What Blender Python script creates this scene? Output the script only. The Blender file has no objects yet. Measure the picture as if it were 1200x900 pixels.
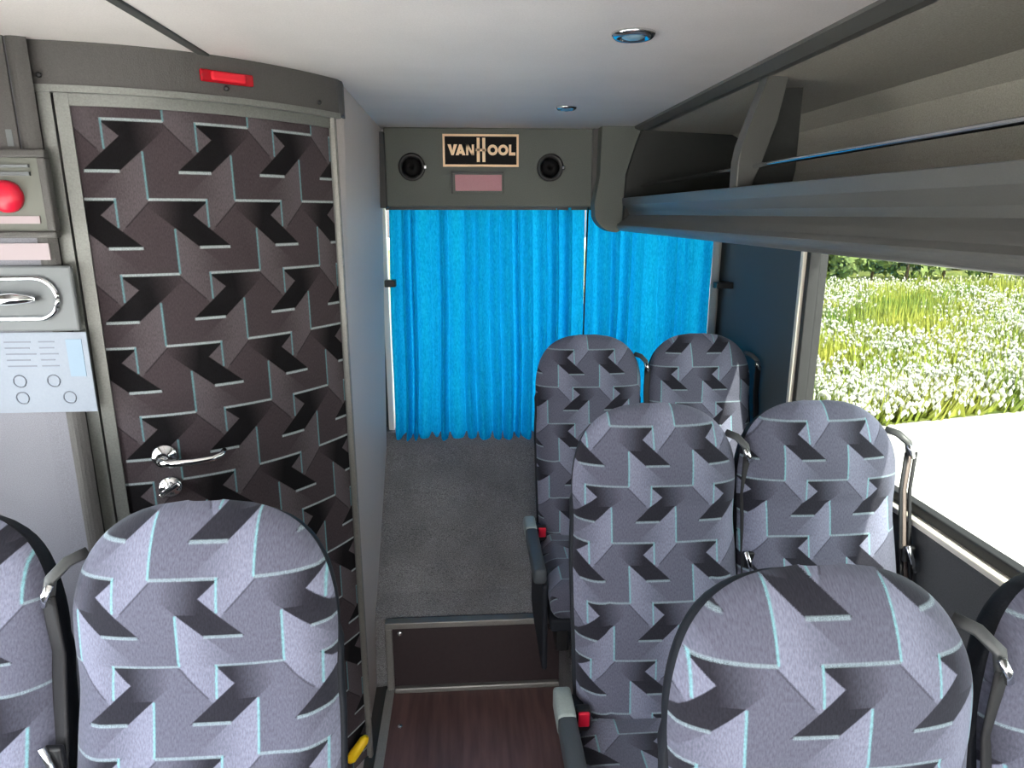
import bpy, bmesh, math, random
from mathutils import Vector, Matrix
import numpy as np
C = bpy.context.scene.collection
sc = bpy.context.scene
random.seed(7)
R = math.radians

# ------------------------------------------------------------------ camera
CAM_H = 1.89
cam_d = bpy.data.cameras.new('camera')
cam = bpy.data.objects.new('camera', cam_d)
C.objects.link(cam)
cam_d.sensor_width = 36.0
cam_d.lens = 36.0 * 800.0 / 1200.0
cam_d.clip_start = 0.02
cam_d.clip_end = 800
yaw, pitch = R(3.7466), R(14.036)
cam.matrix_world = (Matrix.Translation((0, 0, CAM_H)) @ Matrix.Rotation(-yaw, 4, 'Z')
                    @ Matrix.Rotation(math.pi / 2 - pitch, 4, 'X'))
sc.camera = cam

# ------------------------------------------------------------------ sky, sun, exposure
SUN_DIR = Vector((0.24, -0.65, 0.73)).normalized()
world = bpy.data.worlds.new('World')
sc.world = world
world.use_nodes = True
wn = world.node_tree
sky = wn.nodes.new('ShaderNodeTexSky')
sky.sky_type = 'NISHITA'
sky.sun_disc = False
sky.sun_elevation = math.asin(SUN_DIR.z)
sky.sun_rotation = math.atan2(SUN_DIR.x, SUN_DIR.y)
sky.air_density = 1.0
sky.dust_density = 3.0
bg = wn.nodes['Background']
haze = wn.nodes.new('ShaderNodeHueSaturation')
haze.inputs['Saturation'].default_value = 0.15
wn.links.new(sky.outputs[0], haze.inputs['Color'])
wn.links.new(haze.outputs[0], bg.inputs[0])
bg.inputs[1].default_value = 0.5
sun_d = bpy.data.lights.new('sun', 'SUN')
sun_d.energy = 8.0
sun_d.angle = R(0.6)
sun_d.color = (1.0, 0.95, 0.86)
sun = bpy.data.objects.new('sun', sun_d)
C.objects.link(sun)
sun.rotation_euler = SUN_DIR.to_track_quat('Z', 'Y').to_euler()
sun.location = (3, -10, 12)

def portal(name, loc, rot, sx, sy):
    d = bpy.data.lights.new(name, 'AREA')
    d.shape = 'RECTANGLE'; d.size = sx; d.size_y = sy
    d.cycles.is_portal = True
    o = bpy.data.objects.new(name, d); C.objects.link(o)
    o.location = loc; o.rotation_euler = rot
portal('daylight_portal_front', (0, -3.25, 1.2), (R(90), 0, 0), 2.5, 2.6)           # points +Y (into the coach)
portal('daylight_portal_right', (1.33, -0.35, 1.45), (0, R(90), 0), 0.75, 5.6)
portal('daylight_portal_left', (-1.33, -0.85, 1.48), (0, R(-90), 0), 0.8, 4.6)
portal('daylight_portal_rear', (0.40, 3.42, 1.42), (R(-90), 0, 0), 1.6, 1.15)

vs = sc.view_settings
vs.view_transform = 'Standard'
vs.look = 'None'
vs.gamma = 1.0
vs.use_curve_mapping = False
vs.exposure = 1.92
sc.cycles.use_denoising = True
sc.cycles.max_bounces = 12
sc.cycles.diffuse_bounces = 6
sc.cycles.transparent_max_bounces = 16
sc.cycles.sample_clamp_indirect = 8.0
sc.cycles.caustics_reflective = False
sc.cycles.caustics_refractive = False

# ------------------------------------------------------------------ object helpers
def link(name, me, mat=None, parent=None, smooth=False):
    o = bpy.data.objects.new(name, me)
    C.objects.link(o)
    if mat is not None and not me.materials:
        me.materials.append(mat)
    if parent is not None:
        o.parent = parent
    if smooth:
        me.polygons.foreach_set('use_smooth', [True] * len(me.polygons))
    return o

def tag(o, label=None, cat=None, group=None, kind=None):
    if label: o['label'] = label
    if cat: o['category'] = cat
    if group: o['group'] = group
    if kind: o['kind'] = kind
    return o

def empty(name, loc):
    o = bpy.data.objects.new(name, None)
    o.empty_display_size = 0.05
    C.objects.link(o)
    o.location = loc
    return o

def fin(bm, name):
    me = bpy.data.meshes.new(name)
    bmesh.ops.recalc_face_normals(bm, faces=bm.faces[:])
    bm.to_mesh(me); bm.free()
    return me

def add_box(bm, x0, x1, y0, y1, z0, z1, bev=0.0, seg=2):
    b = bmesh.new()
    bmesh.ops.create_cube(b, size=1.0)
    for v in b.verts:
        v.co = Vector(((x0 + x1) / 2 + v.co.x * (x1 - x0), (y0 + y1) / 2 + v.co.y * (y1 - y0), (z0 + z1) / 2 + v.co.z * (z1 - z0)))
    if bev > 0:
        bmesh.ops.bevel(b, geom=b.edges[:], offset=bev, segments=seg, profile=0.5, affect='EDGES')
    me = bpy.data.meshes.new('tmp'); b.to_mesh(me); b.free()
    bm.from_mesh(me); bpy.data.meshes.remove(me)

def box(name, x0, x1, y0, y1, z0, z1, mat, parent=None, bev=0.0, seg=2, smooth=None):
    bm = bmesh.new()
    add_box(bm, x0, x1, y0, y1, z0, z1, bev, seg)
    return link(name, fin(bm, name), mat, parent, smooth=(seg > 2 and bev > 0) if smooth is None else smooth)

def add_tube(bm, pts, rad, n=10, flat=None, cap=True):
    """sweep; rad number or list. flat=(a,b,upvec): elliptical/strap section"""
    pts = [Vector(p) for p in pts]
    rings = []
    m = len(pts)
    for i, p in enumerate(pts):
        t = (pts[min(i + 1, m - 1)] - pts[max(i - 1, 0)]).normalized()
        if flat:
            up = Vector(flat[2]); s = t.cross(up).normalized(); u = s.cross(t).normalized()
            a, b = flat[0], flat[1]
        else:
            up = Vector((0, 0, 1)) if abs(t.z) < 0.9 else Vector((1, 0, 0))
            s = t.cross(up).normalized(); u = s.cross(t).normalized()
            a = b = rad[i] if isinstance(rad, (list, tuple)) else rad
        ring = []
        for k in range(n):
            th = 2 * math.pi * (k + 0.5) / n
            c, d = math.cos(th), math.sin(th)
            if flat:
                c = math.copysign(abs(c) ** 0.5, c); d = math.copysign(abs(d) ** 0.5, d)
            ring.append(bm.verts.new(p + s * a * c + u * b * d))
        rings.append(ring)
    for i in range(m - 1):
        for k in range(n):
            bm.faces.new((rings[i][k], rings[i][(k + 1) % n], rings[i + 1][(k + 1) % n], rings[i + 1][k]))
    if cap:
        bm.faces.new(rings[0][::-1]); bm.faces.new(rings[-1])

def tube(name, pts, rad, mat, parent=None, n=10, flat=None):
    bm = bmesh.new(); add_tube(bm, pts, rad, n, flat)
    return link(name, fin(bm, name), mat, parent, smooth=True)

def prism(name, poly, axis, a0, a1, mat, parent=None, bev=0.0, smooth=False):
    """poly: 2D points; axis 'y': (x,z) swept along y; 'z': (x,y) swept along z; 'x': (y,z)"""
    bm = bmesh.new()
    def P(p, a):
        if axis == 'y': return (p[0], a, p[1])
        if axis == 'z': return (p[0], p[1], a)
        return (a, p[0], p[1])
    A = [bm.verts.new(P(p, a0)) for p in poly]
    B = [bm.verts.new(P(p, a1)) for p in poly]
    n = len(poly)
    bm.faces.new(A); bm.faces.new(B[::-1])
    for i in range(n):
        bm.faces.new((A[i], B[i], B[(i + 1) % n], A[(i + 1) % n]))
    if bev > 0:
        bmesh.ops.bevel(bm, geom=[e for e in bm.edges], offset=bev, segments=2, profile=0.5, affect='EDGES')
    return link(name, fin(bm, name), mat, parent, smooth)

def lathe(name, prof, mat, parent=None, n=24, M=None):
    """prof: (r, h) pairs about local z, then transformed by M"""
    bm = bmesh.new()
    rings = []
    for r, h in prof:
        rings.append([bm.verts.new((r * math.cos(2 * math.pi * k / n), r * math.sin(2 * math.pi * k / n), h)) for k in range(n)])
    for i in range(len(prof) - 1):
        for k in range(n):
            bm.faces.new((rings[i][k], rings[i][(k + 1) % n], rings[i + 1][(k + 1) % n], rings[i + 1][k]))
    bm.faces.new(rings[0][::-1]); bm.faces.new(rings[-1])
    if M is not None: bm.transform(M)
    return link(name, fin(bm, name), mat, parent, smooth=True)

FACE_CAM = Matrix.Rotation(R(90), 4, 'X')          # local +z -> -y (towards the camera)

def curve_panel(name, pts, z0, z1, thick, mat, parent=None, nz=1, lean=0.0, push=0.0, u0=0.0, v0=0.0):
    """upright sheet that follows the plan curve pts (x,y); front face is on the right hand side walking along pts"""
    P = [Vector((p[0], p[1])) for p in pts]
    m = len(P)
    nor = []
    for i in range(m):
        t = (P[min(i + 1, m - 1)] - P[max(i - 1, 0)]).normalized()
        nor.append(Vector((t.y, -t.x)))
    arc = [u0]
    for i in range(1, m): arc.append(arc[-1] + (P[i] - P[i - 1]).length)
    bm = bmesh.new(); uvl = bm.loops.layers.uv.new('UVMap')
    F, B = [], []
    for j in range(nz + 1):
        z = z0 + (z1 - z0) * j / nz
        sh = -lean * (2.25 - z)
        F.append([bm.verts.new((P[i].x + nor[i].x * push + sh, P[i].y + nor[i].y * push, z)) for i in range(m)])
        B.append([bm.verts.new((P[i].x + nor[i].x * (push - thick) + sh, P[i].y + nor[i].y * (push - thick), z)) for i in range(m)])
    def quad(a, b, c, d, uvs):
        f = bm.faces.new((a, b, c, d))
        for l, uv in zip(f.loops, uvs): l[uvl].uv = uv
    for j in range(nz):
        za, zb = z0 + (z1 - z0) * j / nz, z0 + (z1 - z0) * (j + 1) / nz
        for i in range(m - 1):
            uv = ((arc[i], za + v0), (arc[i + 1], za + v0), (arc[i + 1], zb + v0), (arc[i], zb + v0))
            quad(F[j][i], F[j][i + 1], F[j + 1][i + 1], F[j + 1][i], uv)
            quad(B[j][i + 1], B[j][i], B[j + 1][i], B[j + 1][i + 1], uv)
        quad(B[j][0], F[j][0], F[j + 1][0], B[j + 1][0], ((0, 0),) * 4)
        quad(F[j][-1], B[j][-1], B[j + 1][-1], F[j + 1][-1], ((0, 0),) * 4)
    for i in range(m - 1):
        quad(F[nz][i], F[nz][i + 1], B[nz][i + 1], B[nz][i], ((0, 0),) * 4)
        quad(B[0][i], B[0][i + 1], F[0][i + 1], F[0][i], ((0, 0),) * 4)
    me = bpy.data.meshes.new(name); bm.to_mesh(me); bm.free()
    o = link(name, me, mat, parent)
    return o

# ------------------------------------------------------------------ material helpers
def new_mat(name):
    m = bpy.data.materials.new(name); m.use_nodes = True
    nt = m.node_tree
    return m, nt, nt.nodes['Principled BSDF']

def srgb(r, g, b):
    f = lambda c: c / 12.92 if c <= 0.04045 else ((c + 0.055) / 1.055) ** 2.4
    return (f(r / 255), f(g / 255), f(b / 255), 1.0)

def plain(name, col, rough=0.5, metal=0.0, noise=0.0, nscale=200.0, bump=0.0, bscale=None, stretch=None, spec=None, var=0.0, vscale=3.0):
    """principled colour with fine grain (noise), slow wear variation (var) and fine relief (bump)"""
    m, nt, b = new_mat(name)
    N, L = nt.nodes, nt.links
    b.inputs['Base Color'].default_value = col
    b.inputs['Roughness'].default_value = rough
    b.inputs['Metallic'].default_value = metal
    if spec is not None: b.inputs['Specular IOR Level'].default_value = spec
    co = N.new('ShaderNodeTexCoord').outputs['Object']
    if stretch:
        mp = N.new('ShaderNodeMapping'); mp.inputs['Scale'].default_value = stretch
        L.new(co, mp.inputs[0]); co = mp.outputs[0]
    cur = None
    def mulnoise(scale, amt, prev):
        n = N.new('ShaderNodeTexNoise'); n.inputs['Scale'].default_value = scale; n.inputs['Detail'].default_value = 3
        L.new(co, n.inputs['Vector'])
        mr = N.new('ShaderNodeMapRange'); mr.inputs[1].default_value = 0.3; mr.inputs[2].default_value = 0.7
        mr.inputs[3].default_value = 1 - amt; mr.inputs[4].default_value = 1 + amt
        L.new(n.outputs[0], mr.inputs[0])
        mx = N.new('ShaderNodeVectorMath'); mx.operation = 'SCALE'
        if prev is None: mx.inputs[0].default_value = col[:3]
        else: L.new(prev, mx.inputs[0])
        L.new(mr.outputs[0], mx.inputs['Scale'])
        return mx.outputs[0], n.outputs[0]
    h = None
    if noise > 0: cur, h = mulnoise(nscale, noise, cur)
    if var > 0: cur, _ = mulnoise(vscale, var, cur)
    if cur is not None: L.new(cur, b.inputs['Base Color'])
    if bump > 0:
        n = N.new('ShaderNodeTexNoise'); n.inputs['Scale'].default_value = bscale or nscale; n.inputs['Detail'].default_value = 2
        L.new(co, n.inputs['Vector'])
        bp = N.new('ShaderNodeBump'); bp.inputs['Strength'].default_value = bump; bp.inputs['Distance'].default_value = 0.002
        L.new(n.outputs[0], bp.inputs['Height']); L.new(bp.outputs[0], b.inputs['Normal'])
    return m

class E:
    """tiny expression builder over Math nodes"""
    nt = None
    def __init__(s, v): s.v = v
    @staticmethod
    def op(kind, *a):
        n = E.nt.nodes.new('ShaderNodeMath'); n.operation = kind
        for i, x in enumerate(a):
            x = x.v if isinstance(x, E) else x
            if isinstance(x, (int, float)): n.inputs[i].default_value = x
            else: E.nt.links.new(x, n.inputs[i])
        return E(n.outputs[0])
    def __add__(s, o): return E.op('ADD', s, o)
    __radd__ = __add__
    def __sub__(s, o): return E.op('SUBTRACT', s, o)
    def __rsub__(s, o): return E.op('SUBTRACT', o, s)
    def __mul__(s, o): return E.op('MULTIPLY', s, o)
    __rmul__ = __mul__
    def abs(s): return E.op('ABSOLUTE', s)
    def min(s, o): return E.op('MINIMUM', s, o)
    def max(s, o): return E.op('MAXIMUM', s, o)
    def wrap(s, lo, hi): return E.op('WRAP', s, hi, lo)
    def clamp(s): return E.op('MINIMUM', E.op('MAXIMUM', s, 0.0), 1.0)
def lt(a, b, k=60.0): return ((b - a) * k + 0.5).clamp() if isinstance(b, E) else ((E.op('SUBTRACT', b, a)) * k + 0.5).clamp()
def gt(a, b, k=60.0): return ((a - b) * k + 0.5).clamp()

def fabric(name, P, PV, light, mid, dark, vline, hline, sheen=0.3, g0=-0.05, gk=2.4):
    """woven moquette: zigzag arrow print. UV is in metres; P is the repeat width."""
    m, nt, b = new_mat(name)
    E.nt = nt
    N, L = nt.nodes, nt.links
    tc = N.new('ShaderNodeTexCoord')
    nz = N.new('ShaderNodeTexNoise'); nz.inputs['Scale'].default_value = 900; nz.inputs['Detail'].default_value = 2
    L.new(tc.outputs['UV'], nz.inputs['Vector'])
    sp = N.new('ShaderNodeSeparateXYZ'); L.new(tc.outputs['UV'], sp.inputs[0])
    jit = (E(nz.outputs[0]) - 0.5) * 0.03
    X0 = E(sp.outputs[0]) * (1.0 / P) + jit
    Y0 = E(sp.outputs[1]) * (1.0 / PV) + jit * 0.6
    RR = 0.98
    Lm = Dm = Vm = Hm = None
    for row in (0, 1):
        if row == 0: X, Y = X0, Y0
        else: X, Y = (X0 - 0.256) * -1.0, Y0 + RR
        y = Y.wrap(-1.08, 2 * RR - 1.08)
        xd = X.wrap(0.0, 1.0)                      # dark band, H and V2
        xl = X.wrap(-0.7, 0.3)                     # light ribbon, V1 and short bar
        # dark band
        right = 0.477 + (y + 0.2).abs()
        left = (y * -1.0) - 0.11
        grad = ((xd + g0 - (y + 0.36).max(0.0) * 0.15) * gk).clamp().max(lt(y, -0.36, 30))
        d = lt(y, 0.0) * gt(y, -0.63) * gt(xd, left) * lt(xd, right) * lt(xd, 0.92) * grad
        # light ribbon
        topd = lt(y, xl + 0.62)
        rightb = lt(xl, (y + 0.04).min(0.0) * 0.85)
        leftb = gt(xl, -0.35) * lt(y, 0.0, 200) + gt(y, 0.0, 200) * ((xl + 0.62) * 2.2).clamp() * lt(y, 0.36, 40).max(gt(xl, -0.35))
        g2 = 0.45 + ((xl + 0.4) * 1.6).clamp() * 0.55
        l = topd * rightb * leftb * gt(y, -0.42) * g2
        tri = gt(xd, right) * lt(xd, 0.66) * lt(y, 0.0) * gt(y, -0.38) * 0.7
        l = l.max(tri)
        # crease under the ribbon
        cr = lt((xl - (y + 0.04) * 0.85).abs(), 0.012, 80) * lt(y, -0.03) * gt(y, -0.36) * 0.6
        d = d.max(cr)
        v = (lt(xl.abs(), 0.011, 90) * gt(y, 0.0) * lt(y, 0.60)).max(lt((xd - 0.65).abs(), 0.011, 90) * lt(y, 0.01) * gt(y, -0.36))
        h = (lt(y.abs(), 0.016, 70) * lt(xd, 0.66)).max(lt((y - 0.35).abs(), 0.018, 70) * gt(xl, -0.63) * lt(xl, -0.26))
        if row == 0: Lm, Dm, Vm, Hm = l, d, v, h
        else: Lm, Dm, Vm, Hm = Lm.max(l), Dm.max(d), Vm.max(v), Hm.max(h)
    def mix(f, a, bcol):
        n = N.new('ShaderNodeMix'); n.data_type = 'RGBA'
        L.new(f.v, n.inputs[0])
        if isinstance(a, tuple): n.inputs[6].default_value = a
        else: L.new(a, n.inputs[6])
        n.inputs[7].default_value = bcol
        return n.outputs[2]
    c = mix(Lm, mid, light)
    c = mix(Dm, c, dark)
    fuzz = ((E(nz.outputs[0]) - 0.5) * 3.0 + 0.75).clamp()
    c = mix(Hm * fuzz, c, hline)
    c = mix(Vm * (fuzz * 0.5 + 0.5), c, vline)
    # thread grain
    n2 = N.new('ShaderNodeTexNoise'); n2.inputs['Scale'].default_value = 420; n2.inputs['Detail'].default_value = 4
    mp = N.new('ShaderNodeMapping'); mp.inputs['Scale'].default_value = (1.0, 0.35, 1.0)
    L.new(tc.outputs['UV'], mp.inputs[0]); L.new(mp.outputs[0], n2.inputs['Vector'])
    sc_ = N.new('ShaderNodeVectorMath'); sc_.operation = 'SCALE'
    L.new(c, sc_.inputs[0]); L.new(((E(n2.outputs[0]) - 0.5) * 1.1 + 1.0).v, sc_.inputs['Scale'])
    L.new(sc_.outputs[0], b.inputs['Base Color'])
    b.inputs['Roughness'].default_value = 0.9
    b.inputs['Specular IOR Level'].default_value = 0.15
    b.inputs['Sheen Weight'].default_value = sheen
    b.inputs['Sheen Roughness'].default_value = 0.45
    b.inputs['Sheen Tint'].default_value = (0.75, 0.85, 1.0, 1)
    bp = N.new('ShaderNodeBump'); bp.inputs['Strength'].default_value = 0.25; bp.inputs['Distance'].default_value = 0.001
    L.new(n2.outputs[0], bp.inputs['Height']); L.new(bp.outputs[0], b.inputs['Normal'])
    return m

def glass(name, tint, gloss=0.06):
    m, nt, b = new_mat(name)
    N, L = nt.nodes, nt.links
    N.remove(b)
    t = N.new('ShaderNodeBsdfTransparent'); t.inputs[0].default_value = (*tint, 1)
    g = N.new('ShaderNodeBsdfGlossy'); g.inputs['Roughness'].default_value = 0.02
    E.nt = nt
    lw = N.new('ShaderNodeLayerWeight'); lw.inputs[0].default_value = 0.5
    fr = E.op('POWER', E(lw.outputs[1]), 5.0) * 0.35 + 0.02
    mx = N.new('ShaderNodeMixShader')
    L.new(fr.v, mx.inputs[0]); L.new(t.outputs[0], mx.inputs[1]); L.new(g.outputs[0], mx.inputs[2])
    L.new(mx.outputs[0], N['Material Output'].inputs[0])
    return m

def curtain_mat():
    m, nt, b = new_mat('curtain_cloth')
    N, L = nt.nodes, nt.links
    N.remove(b)
    co = N.new('ShaderNodeTexCoord').outputs['Object']
    n = N.new('ShaderNodeTexNoise'); n.inputs['Scale'].default_value = 130; n.inputs['Detail'].default_value = 4
    mp = N.new('ShaderNodeMapping'); mp.inputs['Scale'].default_value = (1, 1, 0.5); L.new(co, mp.inputs[0]); L.new(mp.outputs[0], n.inputs['Vector'])
    cr = N.new('ShaderNodeValToRGB')
    cr.color_ramp.elements[0].position = 0.3; cr.color_ramp.elements[0].color = (0.0, 0.33, 0.66, 1)
    cr.color_ramp.elements[1].position = 0.75; cr.color_ramp.elements[1].color = (0.012, 0.52, 0.88, 1)
    L.new(n.outputs[0], cr.inputs[0])
    d = N.new('ShaderNodeBsdfDiffuse'); t = N.new('ShaderNodeBsdfTranslucent')
    L.new(cr.outputs[0], d.inputs[0]); L.new(cr.outputs[0], t.inputs[0])
    mx = N.new('ShaderNodeMixShader'); mx.inputs[0].default_value = 0.38
    L.new(d.outputs[0], mx.inputs[1]); L.new(t.outputs[0], mx.inputs[2])
    L.new(mx.outputs[0], N['Material Output'].inputs[0])
    return m

def leaf_mat(name, c0, c1, scale=2.0):
    m, nt, b = new_mat(name)
    N, L = nt.nodes, nt.links
    co = N.new('ShaderNodeTexCoord').outputs['Object']
    n = N.new('ShaderNodeTexNoise'); n.inputs['Scale'].default_value = scale; n.inputs['Detail'].default_value = 5
    L.new(co, n.inputs['Vector'])
    cr = N.new('ShaderNodeValToRGB')
    cr.color_ramp.elements[0].position = 0.35; cr.color_ramp.elements[0].color = c0
    cr.color_ramp.elements[1].position = 0.65; cr.color_ramp.elements[1].color = c1
    L.new(n.outputs[0], cr.inputs[0]); L.new(cr.outputs[0], b.inputs['Base Color'])
    b.inputs['Roughness'].default_value = 0.8
    return m

# base colours
M_CEIL = plain('ceiling_vinyl', srgb(216, 211, 211), 0.55, noise=0.06, nscale=350, var=0.04, vscale=4, bump=0.15)
M_SEAM = plain('dark_seam', srgb(70, 72, 72), 0.5, noise=0.1)
M_WALLGREY = plain('cabin_wall_grey', srgb(196, 186, 184), 0.5, noise=0.14, nscale=420, bump=0.3, spec=0.3)
M_FRONTPANEL_DIM = plain('front_panel_dimmed_grey', srgb(122, 122, 132), 0.5, noise=0.14, nscale=420, bump=0.3, spec=0.3)  # cabin wall grey, darkened in colour to offset strong light from the front
M_CABIN = plain('cabin_trim_grey', srgb(80, 78, 78), 0.5, noise=0.12, nscale=350, bump=0.3, spec=0.35)
M_HEADER = plain('header_grey', srgb(98, 102, 98), 0.6, noise=0.14, nscale=300, bump=0.3, spec=0.3)
M_RACK = plain('rack_grey', srgb(82, 82, 81), 0.34, noise=0.07, nscale=400, var=0.05, spec=0.5)
M_RACKIN = plain('rack_lining', srgb(160, 156, 148), 0.75, noise=0.16, nscale=300, bump=0.3, spec=0.2)
M_RACKDK = plain('rack_dark', srgb(38, 40, 40), 0.6, noise=0.1)
M_SIDE = plain('side_panel_bluegrey', srgb(88, 98, 104), 0.7, noise=0.2, nscale=500, bump=0.3, spec=0.2)
M_LOWER = plain('lower_wall_grey', srgb(92, 92, 94), 0.7, noise=0.15, nscale=400, bump=0.3, spec=0.25)
M_CARPET = plain('dark_carpet', srgb(126, 125, 127), 0.95, noise=0.5, nscale=260, bump=0.8, bscale=300, var=0.16, vscale=6, spec=0.1)
M_WOOD = plain('brown_tread_vinyl', srgb(118, 90, 88), 0.4, noise=0.25, nscale=14, stretch=(3.0, 0.25, 1.0), bump=0.1, bscale=400, var=0.12, vscale=3)
M_RISER = plain('dark_brown_riser', srgb(48, 37, 39), 0.45, noise=0.12, nscale=90)
M_ALU = plain('brushed_aluminium', srgb(134, 132, 129), 0.45, metal=0.35, noise=0.12, nscale=300)
M_EDGE = plain('ribbed_edge_metal', srgb(186, 186, 182), 0.5, metal=0.1, noise=0.12, nscale=200)
M_FRAME = plain('grey_door_frame', srgb(122, 124, 122), 0.42, metal=0.35, noise=0.12, nscale=250)
M_CHROME = plain('chrome', (0.8, 0.82, 0.85, 1), 0.1, metal=1.0)
M_BLACK = plain('black_plastic', srgb(30, 31, 34), 0.45, noise=0.1)
M_SHELL = plain('seat_shell_black', srgb(34, 38, 46), 0.65, noise=0.15, nscale=300, bump=0.2, spec=0.3)
M_STRAP = plain('black_webbing', srgb(34, 34, 38), 0.7, noise=0.25, nscale=900)
M_PALESTRAP = plain('grey_webbing', srgb(125, 112, 108), 0.7, noise=0.2, nscale=900)
M_GUIDE = plain('belt_guide_grey', srgb(78, 80, 82), 0.4, noise=0.06)
M_RED = plain('red_plastic', srgb(222, 28, 60), 0.35)
M_ARM = plain('armrest_grey', srgb(74, 80, 86), 0.55, noise=0.08, nscale=300)
M_ARMCAP_LIT = plain('armrest_cap_lit_grey', srgb(158, 168, 166), 0.5, noise=0.08, nscale=300)  # hinge cap; its paler grey also paints in light on the rear end
M_YELLOW = plain('yellow_plastic', srgb(245, 200, 20), 0.5)
M_WHITE = plain('white_label', srgb(132, 141, 156), 0.5, noise=0.03)
M_PALEBLUE = plain('pale_blue_print', srgb(126, 148, 170), 0.5)
M_INK = plain('grey_print', srgb(112, 118, 132), 0.6)
M_PINKLABEL = plain('pink_white_label', srgb(164, 150, 156), 0.5)
M_PLATE = plain('handle_plate_grey', srgb(104, 108, 112), 0.5, metal=0.1)
M_BUTTONBOX = plain('button_box_grey', srgb(104, 106, 100), 0.5)
M_SIGNBLK = plain('sign_black', srgb(16, 15, 17), 0.6, spec=0.15)
M_SIGNGOLD = plain('sign_gold', srgb(248, 214, 176), 0.4, metal=0.1)
M_DISPLAY = plain('display_pink', srgb(168, 104, 118), 0.3, noise=0.05)
M_REDLENS = plain('red_lens', srgb(170, 14, 30), 0.15)
M_REDGLOW = plain('red_lens_core', srgb(225, 36, 54), 0.25)
M_LENS = plain('lamp_lens', srgb(150, 185, 205), 0.12, metal=0.5)
M_RUBBER = plain('window_rubber', srgb(34, 34, 37), 0.6)
M_CREAM = plain('window_pillar_cream', srgb(246, 238, 226), 0.5)
M_PILLAR = plain('rear_pillar_white', srgb(188, 186, 180), 0.5, noise=0.05)
M_GLASS = glass('tinted_side_glass', (0.52, 0.54, 0.52))
M_REARGLASS = glass('tinted_rear_glass', (0.7, 0.7, 0.7))
M_CLEAR = glass('clear_glass', (0.9, 0.92, 0.92))
M_CURTAIN = curtain_mat()
FCOL = dict(light=srgb(144, 147, 170), mid=srgb(101, 102, 119), dark=srgb(42, 41, 50), vline=srgb(132, 186, 196), hline=srgb(150, 168, 178))
M_FABRIC = fabric('seat_moquette', 0.170, 0.155, **FCOL)
M_DOORFAB_SHADED = fabric('door_moquette_shaded', 0.193, 0.176, srgb(94, 87, 92), srgb(66, 58, 62), srgb(18, 16, 19), srgb(100, 142, 150), srgb(176, 188, 192), sheen=0.03, g0=0.12, gk=2.2)  # seat cloth recoloured darker: weaker light on the door is in the colour

# ------------------------------------------------------------------ the shell of the coach
CEIL = 2.245
WR = 1.25            # right wall plane
FRONT = -3.2
AISLE = -0.10
POD = 0.20
STEPY = 2.55

# floor
floor = tag(box('floor', -0.34, 0.40, FRONT, STEPY, AISLE - 0.05, AISLE, M_WOOD), kind='structure')
bm = bmesh.new()
add_box(bm, -0.372, -0.338, FRONT, STEPY, AISLE - 0.04, AISLE + 0.012, 0.002, 1)
for k in range(4): add_box(bm, -0.368 + 0.008 * k, -0.3645 + 0.008 * k, FRONT, STEPY, AISLE + 0.011, AISLE + 0.016)
link('floor_edge_strip', fin(bm, 's'), M_EDGE, floor)
lathe('screw', [(0.011, 0), (0.011, 0.003), (0.007, 0.005)], M_CHROME, floor, 12, Matrix.Translation((-0.295, 2.34, AISLE)))
lathe('screw', [(0.011, 0), (0.011, 0.003), (0.007, 0.005)], M_CHROME, floor, 12, Matrix.Translation((-0.295, 1.2, AISLE)))
# raised seat podiums
pod = tag(box('trim_1', 0.37, WR, FRONT, 2.62, AISLE - 0.05, POD, M_CARPET, bev=0.01), kind='structure')
tag(box('trim_6', -0.392, -0.372, FRONT, 3.2, AISLE - 0.05, AISLE - 0.002, M_SEAM), kind='structure')
pod2 = tag(box('trim_2', -WR, -0.39, FRONT, 1.45, AISLE - 0.05, POD, M_CARPET, bev=0.01), kind='structure')

# the step up at the end of the aisle: riser panel with metal edging
step = empty('aisle_step', (0, STEPY, AISLE))
tag(step, 'dark brown aisle step with aluminium edging below the carpeted slope', 'step')
def loc(o, root):
    """keep world-space mesh coordinates for a child of a moved empty"""
    o.matrix_parent_inverse = Matrix.Translation(root.location).inverted()
    return o
loc(box('riser_panel', -0.335, 0.37, STEPY, STEPY + 0.03, AISLE, 0.235, M_RISER, step), step)
loc(box('top_edge_strip', -0.365, 0.37, STEPY - 0.014, STEPY + 0.028, 0.208, 0.236, M_ALU, step, 0.004), step)
loc(box('bottom_edge_strip', -0.335, 0.37, STEPY - 0.02, STEPY + 0.01, AISLE, AISLE + 0.026, M_ALU, step, 0.006), step)
loc(box('side_edge_strip', -0.365, -0.335, STEPY - 0.012, STEPY + 0.03, AISLE, 0.208, M_ALU, step, 0.004), step)
for x in (-0.305, 0.335):
    loc(lathe('screw', [(0.012, 0), (0.012, 0.003), (0.007, 0.006)], M_CHROME, step, 12, Matrix.Translation((x, STEPY, 0.18)) @ FACE_CAM), step)
# carpeted slope behind the step up to the curtain
slope = prism('trim_3', [(STEPY + 0.04, AISLE - 0.05), (STEPY + 0.03, 0.225), (STEPY + 0.06, 0.250), (2.68, 0.295), (3.20, 0.80), (3.24, 0.84), (3.34, 0.84), (3.34, AISLE - 0.05)], 'x', -0.45, WR, M_CARPET)
tag(slope, kind='structure')

# right wall: lower panel, pillar panel, window
wr = tag(box('wall_right', WR, WR + 0.06, FRONT, 3.36, AISLE - 0.05, 1.06, M_LOWER), kind='structure')
box('pillar_panel', WR, WR + 0.06, 2.47, 3.36, 1.06, CEIL, M_SIDE, wr)
box('upper_panel', WR, WR + 0.06, FRONT, 2.47, 1.83, CEIL, M_RACKIN, wr)
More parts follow.
